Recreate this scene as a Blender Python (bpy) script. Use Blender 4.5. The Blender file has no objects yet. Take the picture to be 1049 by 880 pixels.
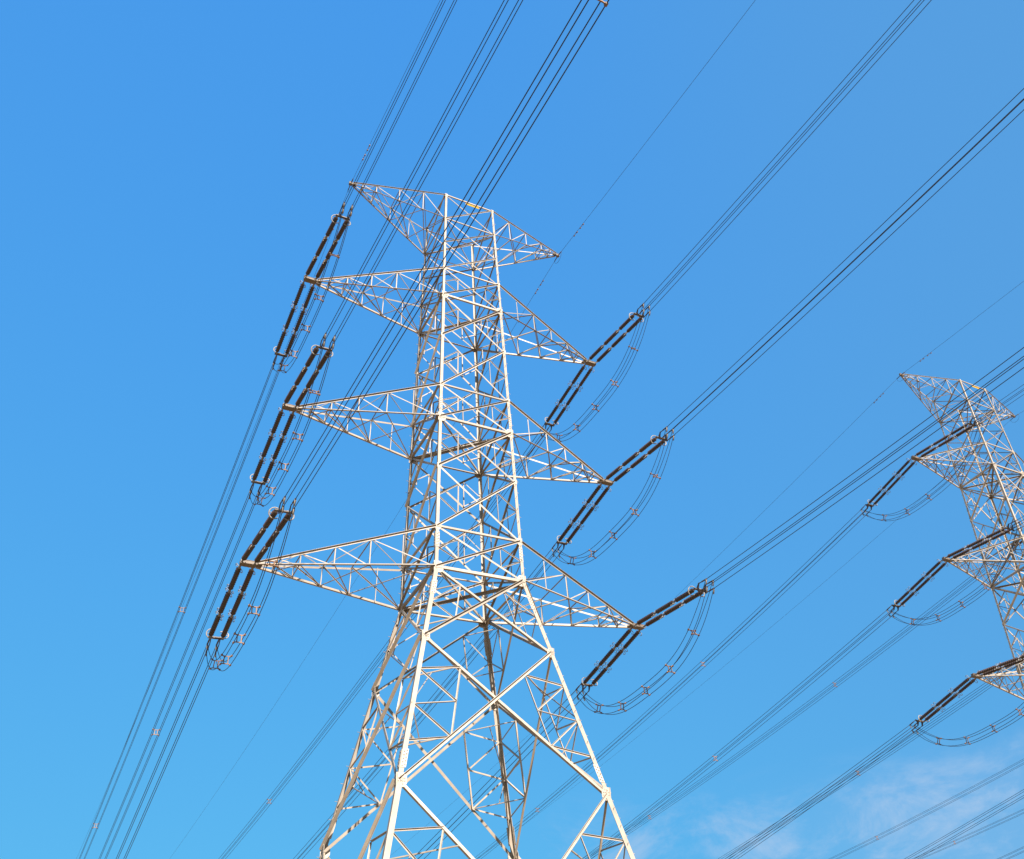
import bpy, bmesh, math, random
from mathutils import Vector, Matrix
random.seed(7)
SC = bpy.context.scene
COL = SC.collection
V = Vector
GZ = 31.25                                   # height of the lowest cross-arm level above the ground

# ------------------------------------------------------------------ camera
cam = bpy.data.cameras.new('camera')
cam_o = bpy.data.objects.new('camera', cam); COL.objects.link(cam_o)
cr = V((0.8466739388886888, -0.5185943856517419, -0.11917677784369417))
cu = V((-0.23637983877477114, -0.567219712804983, 0.7889146780395493))
cf = V((0.47672614049108536, 0.6397825103704579, 0.602835405725766))
cpos = V((-21.817274417271904, -51.01419329596776, -29.653399142140994 + GZ))
cam_o.matrix_world = Matrix(((cr.x, cu.x, -cf.x, cpos.x), (cr.y, cu.y, -cf.y, cpos.y), (cr.z, cu.z, -cf.z, cpos.z), (0, 0, 0, 1)))
cam.sensor_fit = 'HORIZONTAL'; cam.sensor_width = 36
cam.lens = 36 * 1054.2770951 / 1049
cam.shift_x = -147.8054 / 1049; cam.shift_y = -14.7478 / 1049
cam.clip_start = .1; cam.clip_end = 9000
SC.camera = cam_o

# ------------------------------------------------------------------ sky, sun, exposure
SUN_AZ, SUN_EL = math.radians(182.5), math.radians(32)        # azimuth clockwise from +Y
world = bpy.data.worlds.new('World'); SC.world = world; world.use_nodes = True
nt = world.node_tree; nt.nodes.clear()
N = nt.nodes.new; LK = nt.links.new
out = N('ShaderNodeOutputWorld'); bg = N('ShaderNodeBackground'); LK(bg.outputs[0], out.inputs[0])
sky = N('ShaderNodeTexSky'); sky.sky_type = 'NISHITA'; sky.sun_disc = False
sky.sun_elevation = SUN_EL; sky.sun_rotation = SUN_AZ
sky.altitude = 0; sky.air_density = 1.0; sky.dust_density = 0.6; sky.ozone_density = 2.0
EXPO = 1.6
# tone response of the sky: each channel is compressed the way the photograph's exposure did
sc_ = N('ShaderNodeSeparateColor'); LK(sky.outputs[0], sc_.inputs[0]); hs = N('ShaderNodeCombineColor')
for i_, (g_, k_) in enumerate(((.36, .0800), (.29, .325), (.05, .80))):
    p_ = N('ShaderNodeMath'); p_.operation = 'POWER'; LK(sc_.outputs[i_], p_.inputs[0]); p_.inputs[1].default_value = g_
    m_ = N('ShaderNodeMath'); m_.operation = 'MULTIPLY'; LK(p_.outputs[0], m_.inputs[0]); m_.inputs[1].default_value = k_ / 2 ** EXPO / .10
    LK(m_.outputs[0], hs.inputs[i_])
# thin cirrus low in the sky, laid out on a plane high above the ground
tc = N('ShaderNodeTexCoord'); sep = N('ShaderNodeSeparateXYZ'); LK(tc.outputs['Generated'], sep.inputs[0])
def mth(op, a, b=None, clamp=False):
    n = N('ShaderNodeMath'); n.operation = op; n.use_clamp = clamp
    for i, x in enumerate((a, b)):
        if x is None: continue
        if hasattr(x, 'type'): LK(x, n.inputs[i])
        else: n.inputs[i].default_value = x
    return n.outputs[0]
mp = N('ShaderNodeMapping'); mp.inputs['Rotation'].default_value = (0, 0, math.radians(-40)); mp.inputs['Scale'].default_value = (9, 9, 19); mp.inputs['Location'].default_value = (23.5, 11.4, 4.8)
LK(tc.outputs['Generated'], mp.inputs[0])
nz = N('ShaderNodeTexNoise'); nz.inputs['Scale'].default_value = 1.0; nz.inputs['Detail'].default_value = 8; nz.inputs['Roughness'].default_value = .66; nz.inputs['Distortion'].default_value = .35
LK(mp.outputs[0], nz.inputs['Vector'])
def ramp(x, a, b):
    m = N('ShaderNodeMapRange'); m.interpolation_type = 'SMOOTHSTEP'
    LK(x, m.inputs[0]); m.inputs[1].default_value = a; m.inputs[2].default_value = b
    return m.outputs[0]
low = ramp(sep.outputs[2], .308, .248)
az = mth('ARCTAN2', sep.outputs[0], sep.outputs[1])
side = ramp(az, math.radians(24), math.radians(29))
cl = mth('MULTIPLY', mth('MULTIPLY', mth('ADD', mth('MULTIPLY', ramp(nz.outputs[0], .44, .70), .66), mth('MULTIPLY', ramp(az, math.radians(34), math.radians(50)), .2)), low), side)
mix = N('ShaderNodeMixRGB'); mix.inputs[2].default_value = (1.35, 1.95, 2.75, 1)
LK(cl, mix.inputs[0]); LK(hs.outputs[0], mix.inputs[1])
veil = N('ShaderNodeMixRGB'); veil.inputs[2].default_value = (.114 / 2 ** EXPO / .1, .355 / 2 ** EXPO / .1, .70 / 2 ** EXPO / .1, 1)
LK(mth('MULTIPLY', ramp(az, math.radians(15), math.radians(75)), .6), veil.inputs[0]); LK(hs.outputs[0], veil.inputs[1]); LK(veil.outputs[0], mix.inputs[1])
LK(mix.outputs[0], bg.inputs[0]); bg.inputs[1].default_value = .10
sun = bpy.data.lights.new('sun', 'SUN'); sun.energy = 4.6; sun.angle = math.radians(.53); sun.color = (1, .95, .87)
sun_o = bpy.data.objects.new('sun', sun); COL.objects.link(sun_o)
sd = V((math.sin(SUN_AZ) * math.cos(SUN_EL), math.cos(SUN_AZ) * math.cos(SUN_EL), math.sin(SUN_EL)))
sun_o.rotation_euler = sd.to_track_quat('Z', 'Y').to_euler(); sun_o.location = sd * 300
SC.view_settings.view_transform = 'Standard'; SC.view_settings.look = 'None'
SC.view_settings.gamma = 1; SC.view_settings.use_curve_mapping = False
SC.view_settings.exposure = EXPO
SC.cycles.max_bounces = 6; SC.cycles.diffuse_bounces = 3

# ------------------------------------------------------------------ materials
def mat(name, col, rough=.6, metal=0, noise=None, col2=None, bump=0, rand=0, spec=.4):
    m = bpy.data.materials.new(name); m.use_nodes = True
    t = m.node_tree; b = t.nodes['Principled BSDF']
    b.inputs['Base Color'].default_value = (*col, 1); b.inputs['Roughness'].default_value = rough
    b.inputs['Metallic'].default_value = metal; b.inputs['Specular IOR Level'].default_value = spec
    last = None
    if noise:
        c = t.nodes.new('ShaderNodeTexCoord'); n = t.nodes.new('ShaderNodeTexNoise')
        n.inputs['Scale'].default_value = noise; n.inputs['Detail'].default_value = 6; n.inputs['Roughness'].default_value = .65
        t.links.new(c.outputs['Object'], n.inputs['Vector'])
        r = t.nodes.new('ShaderNodeValToRGB'); r.color_ramp.elements[0].position = .35; r.color_ramp.elements[1].position = .68
        r.color_ramp.elements[0].color = (*(col2 or col), 1); r.color_ramp.elements[1].color = (*col, 1)
        t.links.new(n.outputs[0], r.inputs[0]); last = r.outputs[0]
        if bump:
            bp = t.nodes.new('ShaderNodeBump'); bp.inputs['Strength'].default_value = bump
            t.links.new(n.outputs[0], bp.inputs['Height']); t.links.new(bp.outputs[0], b.inputs['Normal'])
    if rand and last:
        oi = t.nodes.new('ShaderNodeObjectInfo'); h = t.nodes.new('ShaderNodeHueSaturation')
        mr = t.nodes.new('ShaderNodeMapRange'); mr.inputs[3].default_value = 1 - rand; mr.inputs[4].default_value = 1 + rand * .4
        t.links.new(oi.outputs['Random'], mr.inputs[0]); t.links.new(mr.outputs[0], h.inputs['Value'])
        t.links.new(last, h.inputs['Color']); last = h.outputs[0]
    if last: t.links.new(last, b.inputs['Base Color'])
    return m
STEEL = mat('galvanised_steel', (.345, .277, .212), .55, noise=1.3, col2=(.262, .202, .147), rand=.32)
PLATE = mat('galvanised_plate', (.41, .335, .262), .5, noise=4, col2=(.33, .262, .197), rand=.1)
BOLT = mat('weathered_bolt', (.10, .07, .05), .6)
YELLOW = mat('yellow_enamel', (.36, .20, .006), .75, spec=.1)
BEAM = mat('shaded_beam', (.16, .11, .072), .6, noise=3, col2=(.11, .075, .048))  # tip beam steel, underside shade put into the base colour
CERAM = mat('brown_glaze', (.060, .029, .016), .30, noise=3, col2=(.040, .019, .011), spec=.5, rand=.25)
CAP = mat('zinc_fitting', (.29, .245, .205), .5, noise=8, col2=(.19, .155, .125), rand=.25)
FIT = mat('weathered_fitting', (.085, .058, .042), .55, noise=6, col2=(.05, .034, .025))
SPACER = mat('cast_spacer', (.20, .100, .046), .6, noise=6, col2=(.14, .070, .032), rand=.3)
WIRE = mat('weathered_conductor', (.016, .014, .016), .6, noise=.4, col2=(.024, .021, .024))
EARTH = mat('earth_strand', (.03, .03, .033), .6)
CONC = mat('concrete', (.30, .28, .25), .85, noise=5, col2=(.22, .20, .18))
SOIL = mat('dry_soil', (.27, .178, .098), .95, noise=.12, col2=(.20, .145, .075), bump=.3)

# ------------------------------------------------------------------ helpers
class MB:
    def __init__(s): s.v = []; s.f = []
    def add(s, vs, fs):
        o = len(s.v); s.v += [tuple(x) for x in vs]; s.f += [tuple(i + o for i in f) for f in fs]
    def box(s, c, ax, ay, az):                       # centre and three half-axis vectors
        c, ax, ay, az = V(c), V(ax), V(ay), V(az)
        vs = [c + i * ax + j * ay + k * az for i in (-1, 1) for j in (-1, 1) for k in (-1, 1)]
        fs = [(0, 1, 3, 2), (4, 6, 7, 5), (0, 4, 5, 1), (2, 3, 7, 6), (0, 2, 6, 4), (1, 5, 7, 3)]
        if ax.cross(ay).dot(az) < 0: fs = [f[::-1] for f in fs]
        s.add(vs, fs)
    def angle(s, p0, p1, a, b, w, t=None, wb=None, ext=0):   # rolled steel angle: heel on the line, flanges towards a and b
        p0, p1 = V(p0), V(p1); d = (p1 - p0).normalized(); p0 = p0 - d * ext; p1 = p1 + d * ext
        a = V(a); a = (a - d * a.dot(d)).normalized(); b = V(b); b = b - d * b.dot(d); b = (b - a * a.dot(b)).normalized()
        t = t or max(.012, w * .11); wb = wb or w
        sec = [(0, 0), (w, 0), (w, t), (t, t), (t, wb), (0, wb)]
        vs = [p + a * x + b * y for p in (p0, p1) for x, y in sec]
        fs = [(i, (i + 1) % 6, (i + 1) % 6 + 6, i + 6) for i in range(6)]
        fs += [(5, 4, 3, 0), (3, 2, 1, 0), (6, 9, 10, 11), (6, 7, 8, 9)]
        if a.cross(b).dot(d) < 0: fs = [f[::-1] for f in fs]
        s.add(vs, fs)
    def tube(s, pts, r, n=6, closed=False, up=(0.13, .21, .97)):
        pts = [V(p) for p in pts]; m = len(pts); rings = []
        rr = r if isinstance(r, (list, tuple)) else [r] * m
        for i, p in enumerate(pts):
            if closed: d = pts[(i + 1) % m] - pts[i - 1]
            else: d = pts[min(i + 1, m - 1)] - pts[max(i - 1, 0)]
            d.normalize(); u = V(up); u = u - d * u.dot(d)
            if u.length < 1e-3: u = V((1, 0, 0)) - d * d.x
            u.normalize(); w = d.cross(u)
            rings.append([p + (u * math.cos(2 * math.pi * k / n) + w * math.sin(2 * math.pi * k / n)) * rr[i] for k in range(n)])
        vs = [x for ring in rings for x in ring]; fs = []
        for i in range(m if closed else m - 1):
            j = (i + 1) % m
            for k in range(n): fs.append((i * n + k, i * n + (k + 1) % n, j * n + (k + 1) % n, j * n + k))
        if not closed: fs += [tuple(range(n - 1, -1, -1)), tuple((m - 1) * n + k for k in range(n))]
        s.add(vs, fs)
    def lathe_y(s, prof, n=12, c=(0, 0, 0)):          # profile (y, radius) round an axis parallel to Y
        vs = [(c[0] + r * math.cos(2 * math.pi * k / n), c[1] + y, c[2] + r * math.sin(2 * math.pi * k / n)) for y, r in prof for k in range(n)]
        m = len(prof)
        fs = [(i * n + k, (i + 1) * n + k, (i + 1) * n + (k + 1) % n, i * n + (k + 1) % n) for i in range(m - 1) for k in range(n)]
        fs += [tuple(range(n)), tuple((m - 1) * n + k for k in range(n - 1, -1, -1))]
        s.add(vs, fs)
    def mesh(s, name, m, smooth=False):
        me = bpy.data.meshes.new(name); me.from_pydata(s.v, [], s.f); me.materials.append(m)
        if smooth:
            for p in me.polygons: p.use_smooth = True
        return me
    def build(s, name, m, parent=None, smooth=False):
        o = bpy.data.objects.new(name, s.mesh(name, m, smooth)); COL.objects.link(o); o.parent = parent
        return o
def empty(name, label, cat, group=None, loc=(0, 0, 0)):
    o = bpy.data.objects.new(name, None); COL.objects.link(o); o.location = loc; o.empty_display_size = .3
    o['label'] = label; o['category'] = cat
    if group: o['group'] = group
    return o
def link(name, me, parent, M=None):
    o = bpy.data.objects.new(name, me); COL.objects.link(o); o.parent = parent
    if M is not None: o.matrix_local = M
    return o
def copy_tree(o, parent=None):
    c = o.copy(); COL.objects.link(c)
    if parent is not None: c.parent = parent
    for ch in list(o.children): copy_tree(ch, c)
    return c

# ------------------------------------------------------------------ ground
g = MB(); n = 40; R = 4000
for i in range(n + 1):
    for j in range(n + 1):
        x = (i / n * 2 - 1); y = (j / n * 2 - 1); x = R * x * abs(x); y = R * y * abs(y)
        g.v.append((x, y, -.02 if math.hypot(x, y) < 160 else random.uniform(-.6, .5)))
for i in range(n):
    for j in range(n):
        a = i * (n + 1) + j; g.f.append((a, a + n + 1, a + n + 2, a + 1))
go = g.build('ground', SOIL, None, True); go['kind'] = 'structure'

# ------------------------------------------------------------------ the lattice tower (strain tower, two circuits)
Z = {'T0': 32.879, 'T1': 30.148, 'M0': 27.470, 'A1t': 24.704, 'A1b': 22.0, 'M1': 18.108, 'A2t': 13.661, 'A2b': 10.949,
     'M2': 7.110, 'A3t': 2.722, 'A3b': 0.0, 'L4': -4.855, 'L5': -13.099, 'L6': -28.6}
for k in Z: Z[k] += GZ
def width(z):
    z -= GZ
    ks = [(-GZ, 2.782 + (GZ) * .2126), (-13.099, 5.562), (0, 2.782), (10.949, 2.517), (32.879, 1.970)]
    for (z0, w0), (z1, w1) in zip(ks, ks[1:]):
        if z <= z1 or z1 == 32.879: return w0 + (w1 - w0) * (z - z0) / (z1 - z0)
ARM_X = {'E': 8.640, 1: 10.974, 2: 11.309, 3: 12.451}
ARM_Z = {'E': 32.836 + GZ, 1: 21.85 + GZ, 2: 10.86 + GZ, 3: -.13 + GZ}
INSET = .252
CORN = {'FL': (-1, -1), 'FR': (1, -1), 'BR': (1, 1), 'BL': (-1, 1)}
FACES = [('FL', 'FR', V((0, -1, 0))), ('FR', 'BR', V((1, 0, 0))), ('BR', 'BL', V((0, 1, 0))), ('BL', 'FL', V((-1, 0, 0)))]
def cp(c, lv):
    z = Z[lv] if isinstance(lv, str) else lv
    w = width(z); return V((CORN[c][0] * w, CORN[c][1] * w, z))
def meet(a0, a1, b0, b1):
    d1, d2, r = a1 - a0, b1 - b0, a0 - b0
    A, B, C, D, E_ = d1.dot(d1), d1.dot(d2), d2.dot(d2), d1.dot(r), d2.dot(r)
    s = (B * E_ - C * D) / (A * C - B * B); return a0 + d1 * s

def brace(mb, p, q, n, w, off=0, mode='in', up=True, t=None):
    """angle bar lying in a face of outward normal n; mode tells which way the standing flange points"""
    d = (q - p).normalized(); a = d.cross(n).normalized()
    if (a.z < 0) == up: a = -a                          # a = the in-plane side that carries the standing flange
    st = n if mode == 'out' else -n
    heel = a * (w / 2) + n * off
    mb.angle(p + heel, q + heel, -a, st, w, t)

def make_tower():
    T = empty('lattice_tower', 'tall pale steel lattice pylon in the middle, the nearest, seen from below', 'pylon', 'steel lattice pylons')
    # legs
    for c, (sx, sy) in CORN.items():
        mb = MB()
        segs = [('T0', 'A1b', .15), ('A1b', 'A3b', .185), ('A3b', 'L5', .225), ('L5', 0.15, .26)]
        for hi, lo, w in segs:
            mb.angle(cp(c, lo), cp(c, hi), (-sx, 0, 0), (0, -sy, 0), w, w * .1, ext=.02)
        mb.build('leg', STEEL, T)
        f = MB(); b = cp(c, 0.0); b.z = .15
        f.box(b + V((-sx * .12, -sy * .12, .02)), (.55, 0, 0), (0, .55, 0), (0, 0, .2)); f.build('footing', CONC, T)
        if c in ('FR', 'BL'):                           # climbing pegs on two of the legs
            s_ = MB(); z = 3.0; i = 0
            while z < Z['T0'] - .4:
                p = cp(c, z)
                dr = V((sx, -sy * .25, 0)) if i % 2 else V((-sx * .25, sy, 0))
                base = p + (V((0, -sy * .1, 0)) if i % 2 else V((-sx * .1, 0, 0)))
                s_.tube([base, base + dr.normalized() * .19], .014, 5); z += .45; i += 1
            o = s_.build('step_bolts', STEEL, T); o['kind'] = 'stuff'
    panels = [('T0', 'T1', .075, .075, 0), ('T1', 'M0', .075, .075, 0), ('M0', 'A1t', .08, .08, 0), ('A1t', 'A1b', .095, .095, 1), ('A1b', 'M1', .125, .11, 1), ('M1', 'A2t', .11, .10, 1),
              ('A2t', 'A2b', .105, .105, 1), ('A2b', 'M2', .145, .115, 1), ('M2', 'A3t', .125, .115, 1), ('A3t', 'A3b', .12, .12, 1), ('A3b', 'L4', .16, .13, 1), ('L4', 'L5', .16, .145, 2), ('L5', 'L6', .16, .145, 3)]
    for cl, crn, n in FACES:
        for hi, lo, w1, w2, kind in panels:
            LL, LR, UL, UR = cp(cl, lo), cp(crn, lo), cp(cl, hi), cp(crn, hi)
            fn = (LR - LL).cross(UL - LL).normalized()
            e_ = (LR - LL).normalized() * (.13 if lo in ('L4', 'L5', 'L6') else .09)
            LL, UL, LR, UR = LL + e_, UL + e_, LR - e_, UR - e_
            C = meet(LL, UR, UL, LR)
            m = MB(); brace(m, LL, UR, fn, w1, .014, 'out'); m.build('diagonal_brace', STEEL, T)
            m = MB(); brace(m, UL, LR, fn, w2, -.045, 'in', up=lo not in ('L4', 'L5', 'L6')); m.build('diagonal_brace', STEEL, T)
            if kind:
                w = .06 if kind == 1 else .08
                for U, L in ((UL, LL), (UR, LR)):
                    m = MB()
                    Da, Db = (U + C) / 2, (L + C) / 2
                    if kind == 1:
                        M_ = (U + L) / 2
                        bars = [(Da, M_), (Db, M_), (Da, Db)]
                    elif kind == 3:
                        a1, a2, b1 = U + (C - U) * .36, U + (C - U) * .70, (L + C) / 2
                        m1, m2, m3 = U + (L - U) * .155, U + (L - U) * .33, U + (L - U) * .62
                        xx = (m2 + a2) / 2
                        bars = [(m1, a1), (m1, xx), (a1, xx), (m2, xx), (xx, a2), (m2, b1), (m3, b1), (a2, b1)]
                    else:
                        l1, l2, l3 = U + (L - U) * .25, U + (L - U) * .5, U + (L - U) * .75
                        mm = (Da + Db) / 2
                        bars = [(Da, l1), (l1, mm), (mm, l2), (l2, Db), (Db, l3), (Da, Db)]
                    for i, (p, q) in enumerate(bars): brace(m, p, q, fn, w, -.085 - .012 * (i % 3), 'out', up=(i % 3 < 2))
                    m.build('secondary_bracing', STEEL, T)
        for lv, w in (('T0', .085), ('T1', .07), ('A1t', .085), ('A1b', .135), ('A2t', .10), ('A2b', .145), ('A3t', .12), ('A3b', .165)):
            m = MB(); p, q = cp(cl, lv), cp(crn, lv); d = (q - p).normalized()
            m.angle(p - V((0, 0, w / 2)) + n * .03, q - V((0, 0, w / 2)) + n * .03, (0, 0, 1), -n, w); m.build('horizontal_brace', STEEL, T)
        # gusset plates on this face
        for c, s in ((cl, 1), (crn, -1)):
            for lv, sz in (('T0', .15), ('T1', .12), ('A1t', .18), ('A1b', .29), ('M1', .15), ('A2t', .19), ('A2b', .32), ('M2', .17), ('A3t', .23), ('A3b', .36), ('L4', .28), ('L5', .33)):
                p = cp(c, lv); tx = V((0, 0, 1)).cross(n) * s; sd_ = 1 if tx.dot(p) < 0 else -1
                ax = tx * sd_
                mb = MB(); ctr = p + ax * (sz * .60) + n * .004
                h, k = sz * .78, sz
                # a clipped rectangle
                poly = [(-h, -k), (h * .5, -k), (h, -k * .45), (h, k * .45), (h * .5, k), (-h, k)]
                vs = [ctr + ax * x + V((0, 0, y)) + n * zz for zz in (-.008, .008) for x, y in poly]
                fs = [tuple(range(6)), tuple(range(11, 5, -1))] + [(i, i + 6, (i + 1) % 6 + 6, (i + 1) % 6) for i in range(6)]
                if ax.cross(V((0, 0, 1))).dot(n) > 0: fs = [f[::-1] for f in fs]
                mb.add(vs, fs); go_ = mb.build('gusset_plate', PLATE, T)
                if sz >= .27:
                    bo = MB()
                    for bx in (-.55, -.15, .25, .6):
                        for by in (-.6, -.2, .2, .6):
                            if abs(bx) + abs(by) < 1.1: bo.box(ctr + ax * bx * h + V((0, 0, by * k)) + n * .018, ax * .018, (0, 0, .018), n * .012)
                    bo.build('bolts', BOLT, go_)['kind'] = 'stuff'
    # hip struts that tie the sub-bracing of neighbouring faces together round each leg
    for c, (sx, sy) in CORN.items():
        for hi, lo in (('A3b', 'L4'), ('L4', 'L5'), ('L5', 'L6')):
            oth = [k for k in CORN if (CORN[k][0] == sx) != (CORN[k][1] == sy)]
            fr = {}
            for o_ in oth:
                C = meet(cp(c, lo), cp(o_, hi), cp(c, hi), cp(o_, lo))
                fr[o_] = [(cp(c, hi) + C) / 2, (cp(c, lo) + C) / 2]
            for q_ in (0, 1):
                p0, p1 = fr[oth[0]][q_], fr[oth[1]][q_]; ctr = cp(c, hi) * .5 + cp(c, lo) * .5
                m = MB(); m.angle(p0 * .985 + p1 * .015, p1 * .985 + p0 * .015, (0, 0, 1), (-sx, -sy, 0), .06); m.build('hip_brace', STEEL, T)
            if hi != 'A3b':
                ml = cp(c, hi) * .5 + cp(c, lo) * .5
                m = MB(); m.angle((fr[oth[0]][0] + fr[oth[1]][0]) / 2, ml, (-sx, sy, 0), (-sx, -sy, 0), .055); m.build('hip_brace', STEEL, T)
                m = MB(); m.angle((fr[oth[0]][1] + fr[oth[1]][1]) / 2, ml, (-sx, sy, 0), (-sx, -sy, 0), .055); m.build('hip_brace', STEEL, T)
    # splice plates with rows of bolts on the legs
    for c, (sx, sy) in CORN.items():
        for z, w in ((Z['L5'] + 1.1, .30), (Z['A3b'] - 1.5, .28), (Z['A3t'] - .9, .22), (Z['A2t'] - 1.6, .19)):
            mb = MB(); bo = MB(); L = 1.0
            for ax, nn in ((V((-sx, 0, 0)), V((0, sy, 0))), (V((0, -sy, 0)), V((sx, 0, 0)))):
                p0, p1 = cp(c, z - L / 2), cp(c, z + L / 2); d = (p1 - p0).normalized(); mid = (p0 + p1) / 2
                mb.box(mid + ax * (w * .55) + nn * .014, ax * (w * .45), d * (L / 2), nn * .008)
                for r_ in range(5):
                    for q_ in (-1, 1):
                        b = mid + ax * (w * .55 + q_ * w * .2) + d * ((r_ - 2) * .19 + q_ * .03) + nn * .034
                        bo.box(b, ax * .024, d * .024, nn * .013)
            pl = mb.build('splice_plate', PLATE, T); bo.build('bolts', BOLT, pl)['kind'] = 'stuff'
    # plan bracing
    for lv, w in (('T1', .07), ('A1b', .13), ('A2b', .14), ('A3b', .17)):
        for k, (a, b) in enumerate((('FL', 'BR'), ('FR', 'BL'))):
            m = MB(); brace(m, cp(a, lv), cp(b, lv), V((0, 0, 1)), w, -.02 - .05 * k, 'in'); m.build('plan_brace', STEEL, T)
    # cross arms
    def arm(kind, s):
        if kind == 'E': zt, zb, wch, wl, st = 'T0', 'T1', 0.080, .058, [0, .24, .5, .75, .9]
        else: zt, zb, wch, wl, st = 'A%dt' % kind, 'A%db' % kind, (.105, .115, .12)[kind - 1], .062, [0, .38, .58, .77, .9]
        tipx, tz = ARM_X[kind], ARM_Z[kind]
        nm = 'earth_wire_arm' if kind == 'E' else 'cross_arm'
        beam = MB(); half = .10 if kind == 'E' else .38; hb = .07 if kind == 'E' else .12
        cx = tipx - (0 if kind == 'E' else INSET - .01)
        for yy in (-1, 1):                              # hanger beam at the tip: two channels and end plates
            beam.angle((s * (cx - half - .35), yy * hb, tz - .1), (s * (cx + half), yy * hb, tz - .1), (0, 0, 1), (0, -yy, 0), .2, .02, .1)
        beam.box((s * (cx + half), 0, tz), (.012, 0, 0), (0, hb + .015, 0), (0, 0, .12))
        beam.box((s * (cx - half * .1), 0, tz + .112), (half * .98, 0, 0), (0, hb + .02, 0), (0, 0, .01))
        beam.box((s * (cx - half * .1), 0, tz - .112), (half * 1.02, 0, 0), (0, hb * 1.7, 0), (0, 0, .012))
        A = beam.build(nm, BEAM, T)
        ch = {}
        for f, sy in (('F', -1), ('B', 1)):
            for lvl, zz in (('U', zt), ('L', zb)):
                p = cp(f + ('R' if s > 0 else 'L'), zz); ex = cx - half - .1
                q = V((s * ex, sy * (hb + .02), tz + (.09 if lvl == 'U' else -.09)))
                ch[f + lvl] = (p, q)
                m = MB()
                a = V((0, 0, -1)) if lvl == 'U' else V((0, 0, 1))
                b = V((0, sy, 0))
                m.angle(p, q, a, b, wch); m.build('chord', STEEL, A)
        P = lambda k, t: ch[k][0] + (ch[k][1] - ch[k][0]) * t
        for f, sy in (('F', -1), ('B', 1)):
            m = MB(); n = V((0, sy, 0))
            for i in range(1, len(st)):
                brace(m, P(f + 'U', st[i]), P(f + 'L', st[i]), n, wl, -.03, 'in')
                brace(m, P(f + 'U', st[i]), P(f + 'L', st[i - 1]), n, wl, -.05, 'in')
            if kind != 'E':
                h = st[1] / 2
                dm = (P(f + 'U', st[1]) + P(f + 'L', 0)) / 2
                brace(m, dm, P(f + 'L', h), n, wl * .8, -.06, 'in'); brace(m, dm, P(f + 'U', h), n, wl * .8, -.06, 'in')
            m.build('side_lacing', STEEL, A)
        for lvl, n in (('L', V((0, 0, -1))), ('U', V((0, 0, 1)))):
            m = MB()
            for i in range(1, len(st)):
                a, b = ('F', 'B') if i % 2 else ('B', 'F')
                w_ = wl if lvl == 'L' else wl * .85
                brace(m, P(a + lvl, st[i]), P(b + lvl, st[i - 1]), n, w_, -.03, 'in')
                if lvl == 'L' and (i <= 2): brace(m, P(b + lvl, st[i]), P(a + lvl, st[i - 1]), n, w_, -.05, 'in')
                if lvl == 'U' or i > 2: brace(m, P('F' + lvl, st[i]), P('B' + lvl, st[i]), n, wl * .8, -.04, 'in')
            m.build('top_lacing' if lvl == 'U' else 'underside_lacing', STEEL, A)
    for k in (1, 2, 3, 'E'):
        for s in (-1, 1): arm(k, s)
    # yellow number plate under the front top strut
    m = MB(); a, b = cp('FL', 'T0'), cp('FR', 'T0'); c = a + (b - a) * .55
    m.box(c + V((0, -.07, -.30)), (.56, 0, 0), (0, .008, 0), (0, 0, .075))
    for x in (-.4, .4): m.box(c + V((x, -.055, -.15)), (.02, 0, 0), (0, .006, 0), (0, 0, .15))
    m.build('marker_plate', YELLOW, T)
    return T
tower = make_tower()
T2M = Matrix.Translation((56.746, .855, .866)) @ Matrix.Rotation(.01605, 4, 'Z')
tower2 = copy_tree(tower); tower2.matrix_world = T2M
tower2['label'] = 'smaller, more distant steel lattice tower cut off by the right edge'
T3M = Matrix.Translation((56.746 + 65, .855, .866 - 3)) @ Matrix.Rotation(.01605, 4, 'Z')
ID = Matrix.Identity(4)

# ------------------------------------------------------------------ tension insulator set (twin strings); local +Y runs away from the tower
LSTR = 7.110; HX = .33; BH = .25
def unit_mesh():
    m = MB(); L = 1.98; prof = [(0, .05), (.06, .075)]; nsh = 19
    for i in range(nsh):
        y = .10 + i * (L - .2) / nsh; p = (L - .2) / nsh; r = .144 if i % 2 == 0 else .116
        prof += [(y, .068), (y + p * .32, r), (y + p * .50, r), (y + p * .62, .070)]
    prof += [(L - .06, .075), (L, .05)]
    m.lathe_y(prof, 12); return m.mesh('insulator_unit', CERAM, True)
def cap_mesh():
    m = MB(); m.lathe_y([(0, .03), (.02, .07), (.14, .07), (.16, .045), (.26, .045)], 10); return m.mesh('end_fitting', CAP, True)
def horn_mesh():
    m = MB()
    pts = [(.0, 0, 0), (.14, -.02, .04), (.26, -.02, .07), (.31, .08, .08), (.26, .17, .06), (.20, .14, .05)]
    m.tube(pts, .021, 6); return m.mesh('arcing_horn', CAP, True)
def ring_mesh():
    m = MB(); k = 18
    pts = [(.27 * math.cos(t), .06 * math.sin(t), .27 * math.sin(t)) for t in [math.radians(-135 + 270 * i / k) for i in range(k + 1)]]
    m.tube(pts, .030, 8, up=(0, 1, .1)); m.tube([(.26, 0, 0), (.06, .02, 0)], .02, 6); return m.mesh('grading_ring', CAP, True)
UNIT, CAPM, HORN, RING = unit_mesh(), cap_mesh(), horn_mesh(), ring_mesh()
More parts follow.
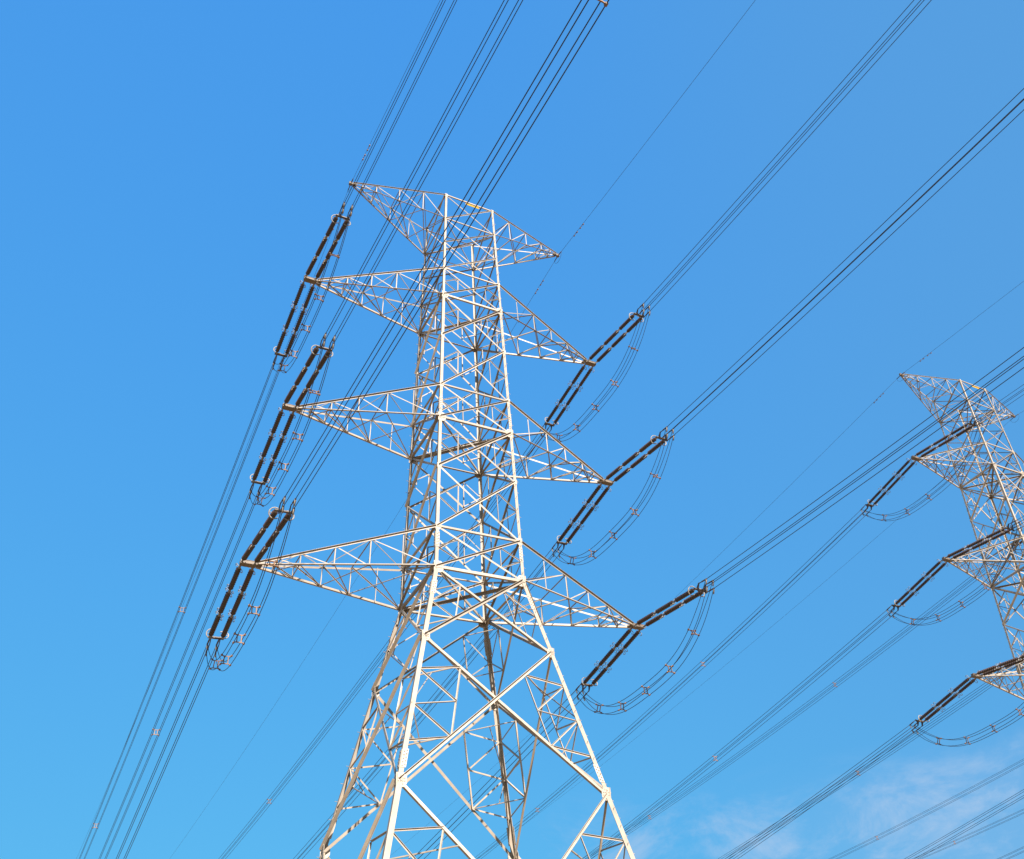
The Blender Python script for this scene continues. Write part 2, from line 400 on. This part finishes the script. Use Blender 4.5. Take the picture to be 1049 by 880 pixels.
def yoke_mesh():
    m = MB()
    m.box((0, 6.98, 0), (HX + .1, 0, 0), (0, .09, 0), (0, 0, .03))
    for x in (-BH, BH):                               # two upright plates that spread the four wires
        vs = [(x - .018, 7.0, -.06), (x - .018, 7.0, .06), (x - .018, 7.22, BH + .05), (x - .018, 7.32, BH + .05), (x - .018, 7.22, 0), (x - .018, 7.32, -BH - .05), (x - .018, 7.22, -BH - .05)]
        vs += [(x + .018, b, c) for a, b, c in vs]
        fs = [(0, 1, 2, 3, 4), (0, 4, 5, 6), (11, 10, 9, 8, 7), (13, 12, 11, 7)] + [(i, i + 7, (i + 1) % 7 + 7, (i + 1) % 7) for i in range(7)]
        m.add(vs, [f[::-1] for f in fs])
    return m.mesh('yoke_plate', FIT)
def clamp_mesh():
    m = MB(); m.lathe_y([(7.24, .016), (7.27, .03), (7.55, .03), (7.58, .045), (8.05, .045), (8.12, .026)], 8)
    return m.mesh('dead_end_clamp', FIT, True)
def terminal_mesh():
    m = MB(); m.tube([(0, 8.02, .0), (0, 8.03, -.10), (0, 7.97, -.34)], [.05, .052, .04], 8); return m.mesh('jumper_terminal', CAP, True)
def link_mesh():
    m = MB(); m.tube([(0, .02, 0), (0, .42, 0)], .028, 6); m.box((0, .1, 0), (.05, 0, 0), (0, .07, 0), (0, 0, .018)); return m.mesh('attachment_link', FIT)
YOKE, CLAMP, TERM, LINKM = yoke_mesh(), clamp_mesh(), terminal_mesh(), link_mesh()
def make_set():
    S = empty('insulator_set', '', 'insulator', 'twin insulator strings at the arm tips')
    for x in (-HX, HX):
        link('attachment_link', LINKM, S, Matrix.Translation((x, 0, 0)))
        for k in range(3):
            y = .46 + k * 2.19
            u = link('insulator_unit', UNIT, S, Matrix.Translation((x, y, 0)))
            link('end_fitting', CAPM, u, Matrix.Translation((0, 1.93, 0)))
            link('end_fitting', CAPM, u, Matrix.Translation((0, .05, 0)) @ Matrix.Rotation(math.pi, 4, 'Z'))
            sgn = -1 if x < 0 else 1
            for yy, fl in ((y - .02, 1), (y + 2.0, -1)):
                if k == 2 and fl < 0: continue
                for side in (0, 1):
                    M_ = Matrix.Translation((x, yy, 0)) @ Matrix.Rotation(math.radians(70 if side else -110), 4, 'Y') @ Matrix.Diagonal((1, fl, 1, 1))
                    link('arcing_horn', HORN, S, M_)
        link('grading_ring', RING, S, Matrix.Translation((x, 6.62, 0)) @ Matrix.Rotation(0 if x > 0 else math.pi, 4, 'Y'))
    link('yoke_plate', YOKE, S)
    for x in (-BH, BH):
        for z in (-BH, BH):
            c = link('dead_end_clamp', CLAMP, S, Matrix.Translation((x, 0, z)))
            link('jumper_terminal', TERM, c)
    return S
A_ = dict(aN=.0003, aNR=.0158, aF=.0181, aFR=-.0195, aFT=.0131, aFTR=-.0217, aE=.0026)
SDN, SDF = .12604, .15987
KN, KF = .00050, .00045
def tip(k, R_):
    s = 1 if R_ else -1
    return V((s * (ARM_X[k] - INSET), 0, ARM_Z[k])) if k != 'E' else V((s * ARM_X['E'], 0, ARM_Z['E']))
def heading(R_, near, tow):
    if near: a = A_['aNR'] if R_ else A_['aN']
    else:
        a = {(0, 0): 'aF', (0, 1): 'aFR', (1, 0): 'aFT', (1, 1): 'aFTR'}[(min(tow, 1), int(R_))]; a = A_[a]
        if tow == 2: a -= .02
    return V((math.sin(a), -math.cos(a), 0)) if near else V((math.sin(a), math.cos(a), 0))
def set_matrix(k, R_, near, tow):
    h = heading(R_, near, tow); sdp = SDN if near else SDF
    y = h * math.cos(sdp) - V((0, 0, math.sin(sdp))); x = h.cross(V((0, 0, 1))).normalized(); z = x.cross(y)
    M_ = Matrix((x, y, z)).transposed().to_4x4(); M_.translation = tip(k, R_)
    return M_
TOW = [ID, T2M, T3M]
ARMN = {1: 'top', 2: 'middle', 3: 'bottom'}
def set_label(k, R_, near, tow):
    sd_ = 'right' if R_ else 'left'
    if tow == 0:
        return 'twin brown insulator strings above the near pylon\'s %s %s arm tip' % (ARMN[k], sd_) if near else 'twin brown insulator strings hanging below the near pylon\'s %s %s arm tip' % (ARMN[k], sd_)
    return 'twin brown insulator strings running up from the distant pylon\'s %s %s arm tip' % (ARMN[k], sd_) if near else 'twin brown insulator strings sloping down from the distant pylon\'s %s %s arm tip' % (ARMN[k], sd_)
proto = make_set(); first = True; SETM = {}
for tow in (0, 1):
    for k in (1, 2, 3):
        for R_ in (False, True):
            for near in (True, False):
                if tow == 1 and R_ and near: continue
                S = proto if first else copy_tree(proto); first = False
                M_ = TOW[tow] @ set_matrix(k, R_, near, tow); S.matrix_world = M_
                S['label'] = set_label(k, R_, near, tow)

# ------------------------------------------------------------------ spacers and conductor bundles
def spacer_mesh(r=.030):
    m = MB(); q = BH * .80
    for z in (-q, q): m.box((0, 0, z), (BH * .66, 0, 0), (0, .022, 0), (0, 0, r * .8))
    for x in (-BH * .42, BH * .42): m.box((x, .003, 0), (r * .75, 0, 0), (0, .02, 0), (0, 0, q))
    for x in (-1, 1):
        for z in (-1, 1):
            m.tube([(x * BH * .6, 0, z * q), (x * BH, 0, z * BH)], [r, r * 1.15], 6)
            m.lathe_y([(-.06, .034), (-.05, .055), (.05, .055), (.06, .034)], 8, (x * BH, 0, z * BH))
    return m.mesh('spacer', SPACER)
SPM = spacer_mesh()
def bundle(k, R_, near, tow, label, rad=None):
    rad = .0185 if near else .0215
    M_ = TOW[tow] @ set_matrix(k, R_, near, tow)
    start = M_ @ V((0, 8.08, 0)); rot = TOW[tow].to_3x3()
    h = (rot @ heading(R_, near, tow)).normalized(); perp = h.cross(V((0, 0, 1))).normalized()
    dip = .0648 if near else (.1168 if R_ else .1671) if tow == 0 else .1134
    if tow == 2: dip = .09
    kk = KN if near else KF; span = min(math.tan(dip) / kk, 330)
    B = empty('conductor_bundle', label, 'power line', 'four-wire conductor bundles', start)
    n_ = 64; path = []
    for i in range(n_ + 1):
        s = span * (i / n_) ** 1.15
        path.append(h * s + V((0, 0, -math.tan(dip) * s + kk * s * s)))
    m = MB(); m.tube(path, rad, 6); me = m.mesh('conductor', WIRE, True)
    for x in (-BH, BH):
        for z in (-BH, BH): link('conductor', me, B, Matrix.Translation(perp * x + V((0, 0, z))))
    sp = [(33.5 if R_ else 31.2) if near else 30.4, 73.3, 118, 160, 205, 250]
    for s in sp:
        s -= 0.9
        if s > span - 5: break
        p = h * s + V((0, 0, -math.tan(dip) * s + kk * s * s)); t = (h + V((0, 0, -math.tan(dip) + 2 * kk * s))).normalized()
        X = t.cross(V((0, 0, 1))).normalized(); Zz = X.cross(t)
        Q = Matrix((X, t, Zz)).transposed().to_4x4(); Q.translation = p
        link('spacer', SPM, B, Q)
        if near and s > 80: break
    return B
near_go = {False: 'rising to the top edge', True: 'rising to the upper right'}
for k in (1, 2, 3):
    for R_ in (False, True):
        sd_ = 'right' if R_ else 'left'
        bundle(k, R_, True, 0, 'four dark wires from the near pylon\'s %s %s arm, %s' % (ARMN[k], sd_, near_go[R_]))
        bundle(k, R_, False, 0, 'four dark wires from the near pylon\'s %s %s arm, descending away' % (ARMN[k], sd_))
        bundle(k, R_, False, 1, 'four thin wires from the distant pylon\'s %s %s arm, descending away' % (ARMN[k], sd_))
        if not R_: bundle(k, R_, True, 1, 'four thin wires from the distant pylon\'s %s left arm, rising off the right edge' % ARMN[k])
bundle(1, False, False, 2, 'topmost of the thin wire bundles that cross the bottom right corner below the distant pylon')
bundle(1, True, False, 2, 'second lowest of the thin wire bundles that cross the bottom right corner')
bundle(2, False, False, 2, 'thin wire bundle in the extreme bottom right corner, lowest of all wires')

# ------------------------------------------------------------------ jumper loops under the arm tips
def jumper(k, R_, tow, label):
    A0 = TOW[tow] @ (set_matrix(k, R_, True, tow) @ V((0, 7.97, -.34 * 0 - .05))); B0 = TOW[tow] @ (set_matrix(k, R_, False, tow) @ V((0, 7.97, -.05)))
    J = empty('jumper_loop', label, 'jumper cable', 'jumper loops under the arms', A0)
    ch = B0 - A0; lat = ch.cross(V((0, 0, 1))).normalized(); D, pw = 3.2, 3.0
    def cen(t): return ch * t + V((0, 0, -D * (1 - abs(2 * t - 1) ** pw)))
    def frame(t):
        tg = (cen(min(1, t + .004)) - cen(max(0, t - .004))).normalized(); nn = lat.cross(tg).normalized()
        e = min(1, min(t, 1 - t) / .14); e = e * e * (3 - 2 * e)
        up = (V((0, 0, 1)) * (1 - e) + nn * e).normalized()
        return tg, nn, up
    n_ = 56
    for x in (-BH, BH):
        for z in (-BH, BH):
            pts = []
            for i in range(n_ + 1):
                t = .5 - .5 * math.cos(math.pi * i / n_); tg, nn, up = frame(t)
                e = min(1, min(t, 1 - t) / .10)
                p = cen(t) + lat * x + up * z
                if e < 1: p = p + V((0, 0, -.28 * (1 - e) * math.sin(math.pi * min(1, 2 * (e))) * 0))
                pts.append(p)
            m = MB(); m.tube(pts, .0185, 6, up=tuple(lat)); m.build('jumper_wire', WIRE, J, True)
    for t in (.14, .32, .5, .68, .86):
        tg, nn, up = frame(t); Q = Matrix((lat, tg, lat.cross(tg))).transposed().to_4x4(); Q.translation = cen(t)
        link('spacer', SPM, J, Q)
    return J
for k in (1, 2, 3):
    for R_ in (False, True):
        jumper(k, R_, 0, 'hanging four-wire jumper loop with clamps under the near pylon\'s %s %s arm tip' % (ARMN[k], 'right' if R_ else 'left'))
    jumper(k, False, 1, 'hanging four-wire jumper loop with clamps under the distant pylon\'s %s left arm tip' % ARMN[k])

# ------------------------------------------------------------------ earth wires
def earth(R_, near, tow, label):
    P = TOW[tow] @ (tip('E', R_) + V((0, 0, -.06))); a = (A_['aE'] if R_ or tow else .019) if not near else (A_['aNR'] if R_ else A_['aN'])
    h = V((math.sin(a), -math.cos(a), 0)) if near else V((math.sin(a), math.cos(a), 0)); h = TOW[tow].to_3x3() @ h
    dip, kk = (.0745, .00035) if near else (.0934 if R_ or tow else .143, .00030 if R_ or tow else .00042); span = min(math.tan(dip) / kk, 330)
    B = empty('earth_wire', label, 'earth wire', 'earth wires along the tower tops', P)
    at = lambda s: h * s + V((0, 0, -math.tan(dip) * s + kk * s * s))
    m = MB(); m.tube([at(span * (i / 50) ** 1.15) for i in range(51)], .012, 6); m.build('strand', EARTH, B, True)
    m = MB(); m.tube([at(.0), at(.6)], .035, 6); m.build('tension_clamp', FIT, B, True)
    if near:
        m = MB(); far_h = V((h.x, -h.y, 0))
        m.tube([h * .6 * math.cos(a_) + V((0, 0, -.04 - .62 * math.sin(a_))) for a_ in [math.pi * i / 12 for i in range(13)]], .012, 5)
        m.build('bridging_loop', EARTH, B, True)
    for s in (3.0, 4.0):
        p = at(s); d = (at(s + .1) - at(s)).normalized()
        m = MB(); m.tube([p - V((0, 0, .1)) - d * .28, p - V((0, 0, .08)), p - V((0, 0, .1)) + d * .28], .012, 5)
        m.tube([p - V((0, 0, .1)) - d * .3, p - V((0, 0, .1)) - d * .16], .045, 8); m.tube([p - V((0, 0, .1)) + d * .16, p - V((0, 0, .1)) + d * .3], .045, 8)
        m.tube([p, p - V((0, 0, .09))], .02, 5)
        m.build('vibration_damper', SPACER, B)
for tow, nm in ((0, 'near'), (1, 'distant')):
    for R_ in (False, True):
        for near in (True, False):
            earth(R_, near, tow, 'single thin wire from the %s pylon\'s %s top peak, %s' % (nm, 'right' if R_ else 'left', 'rising' if near else 'descending away'))
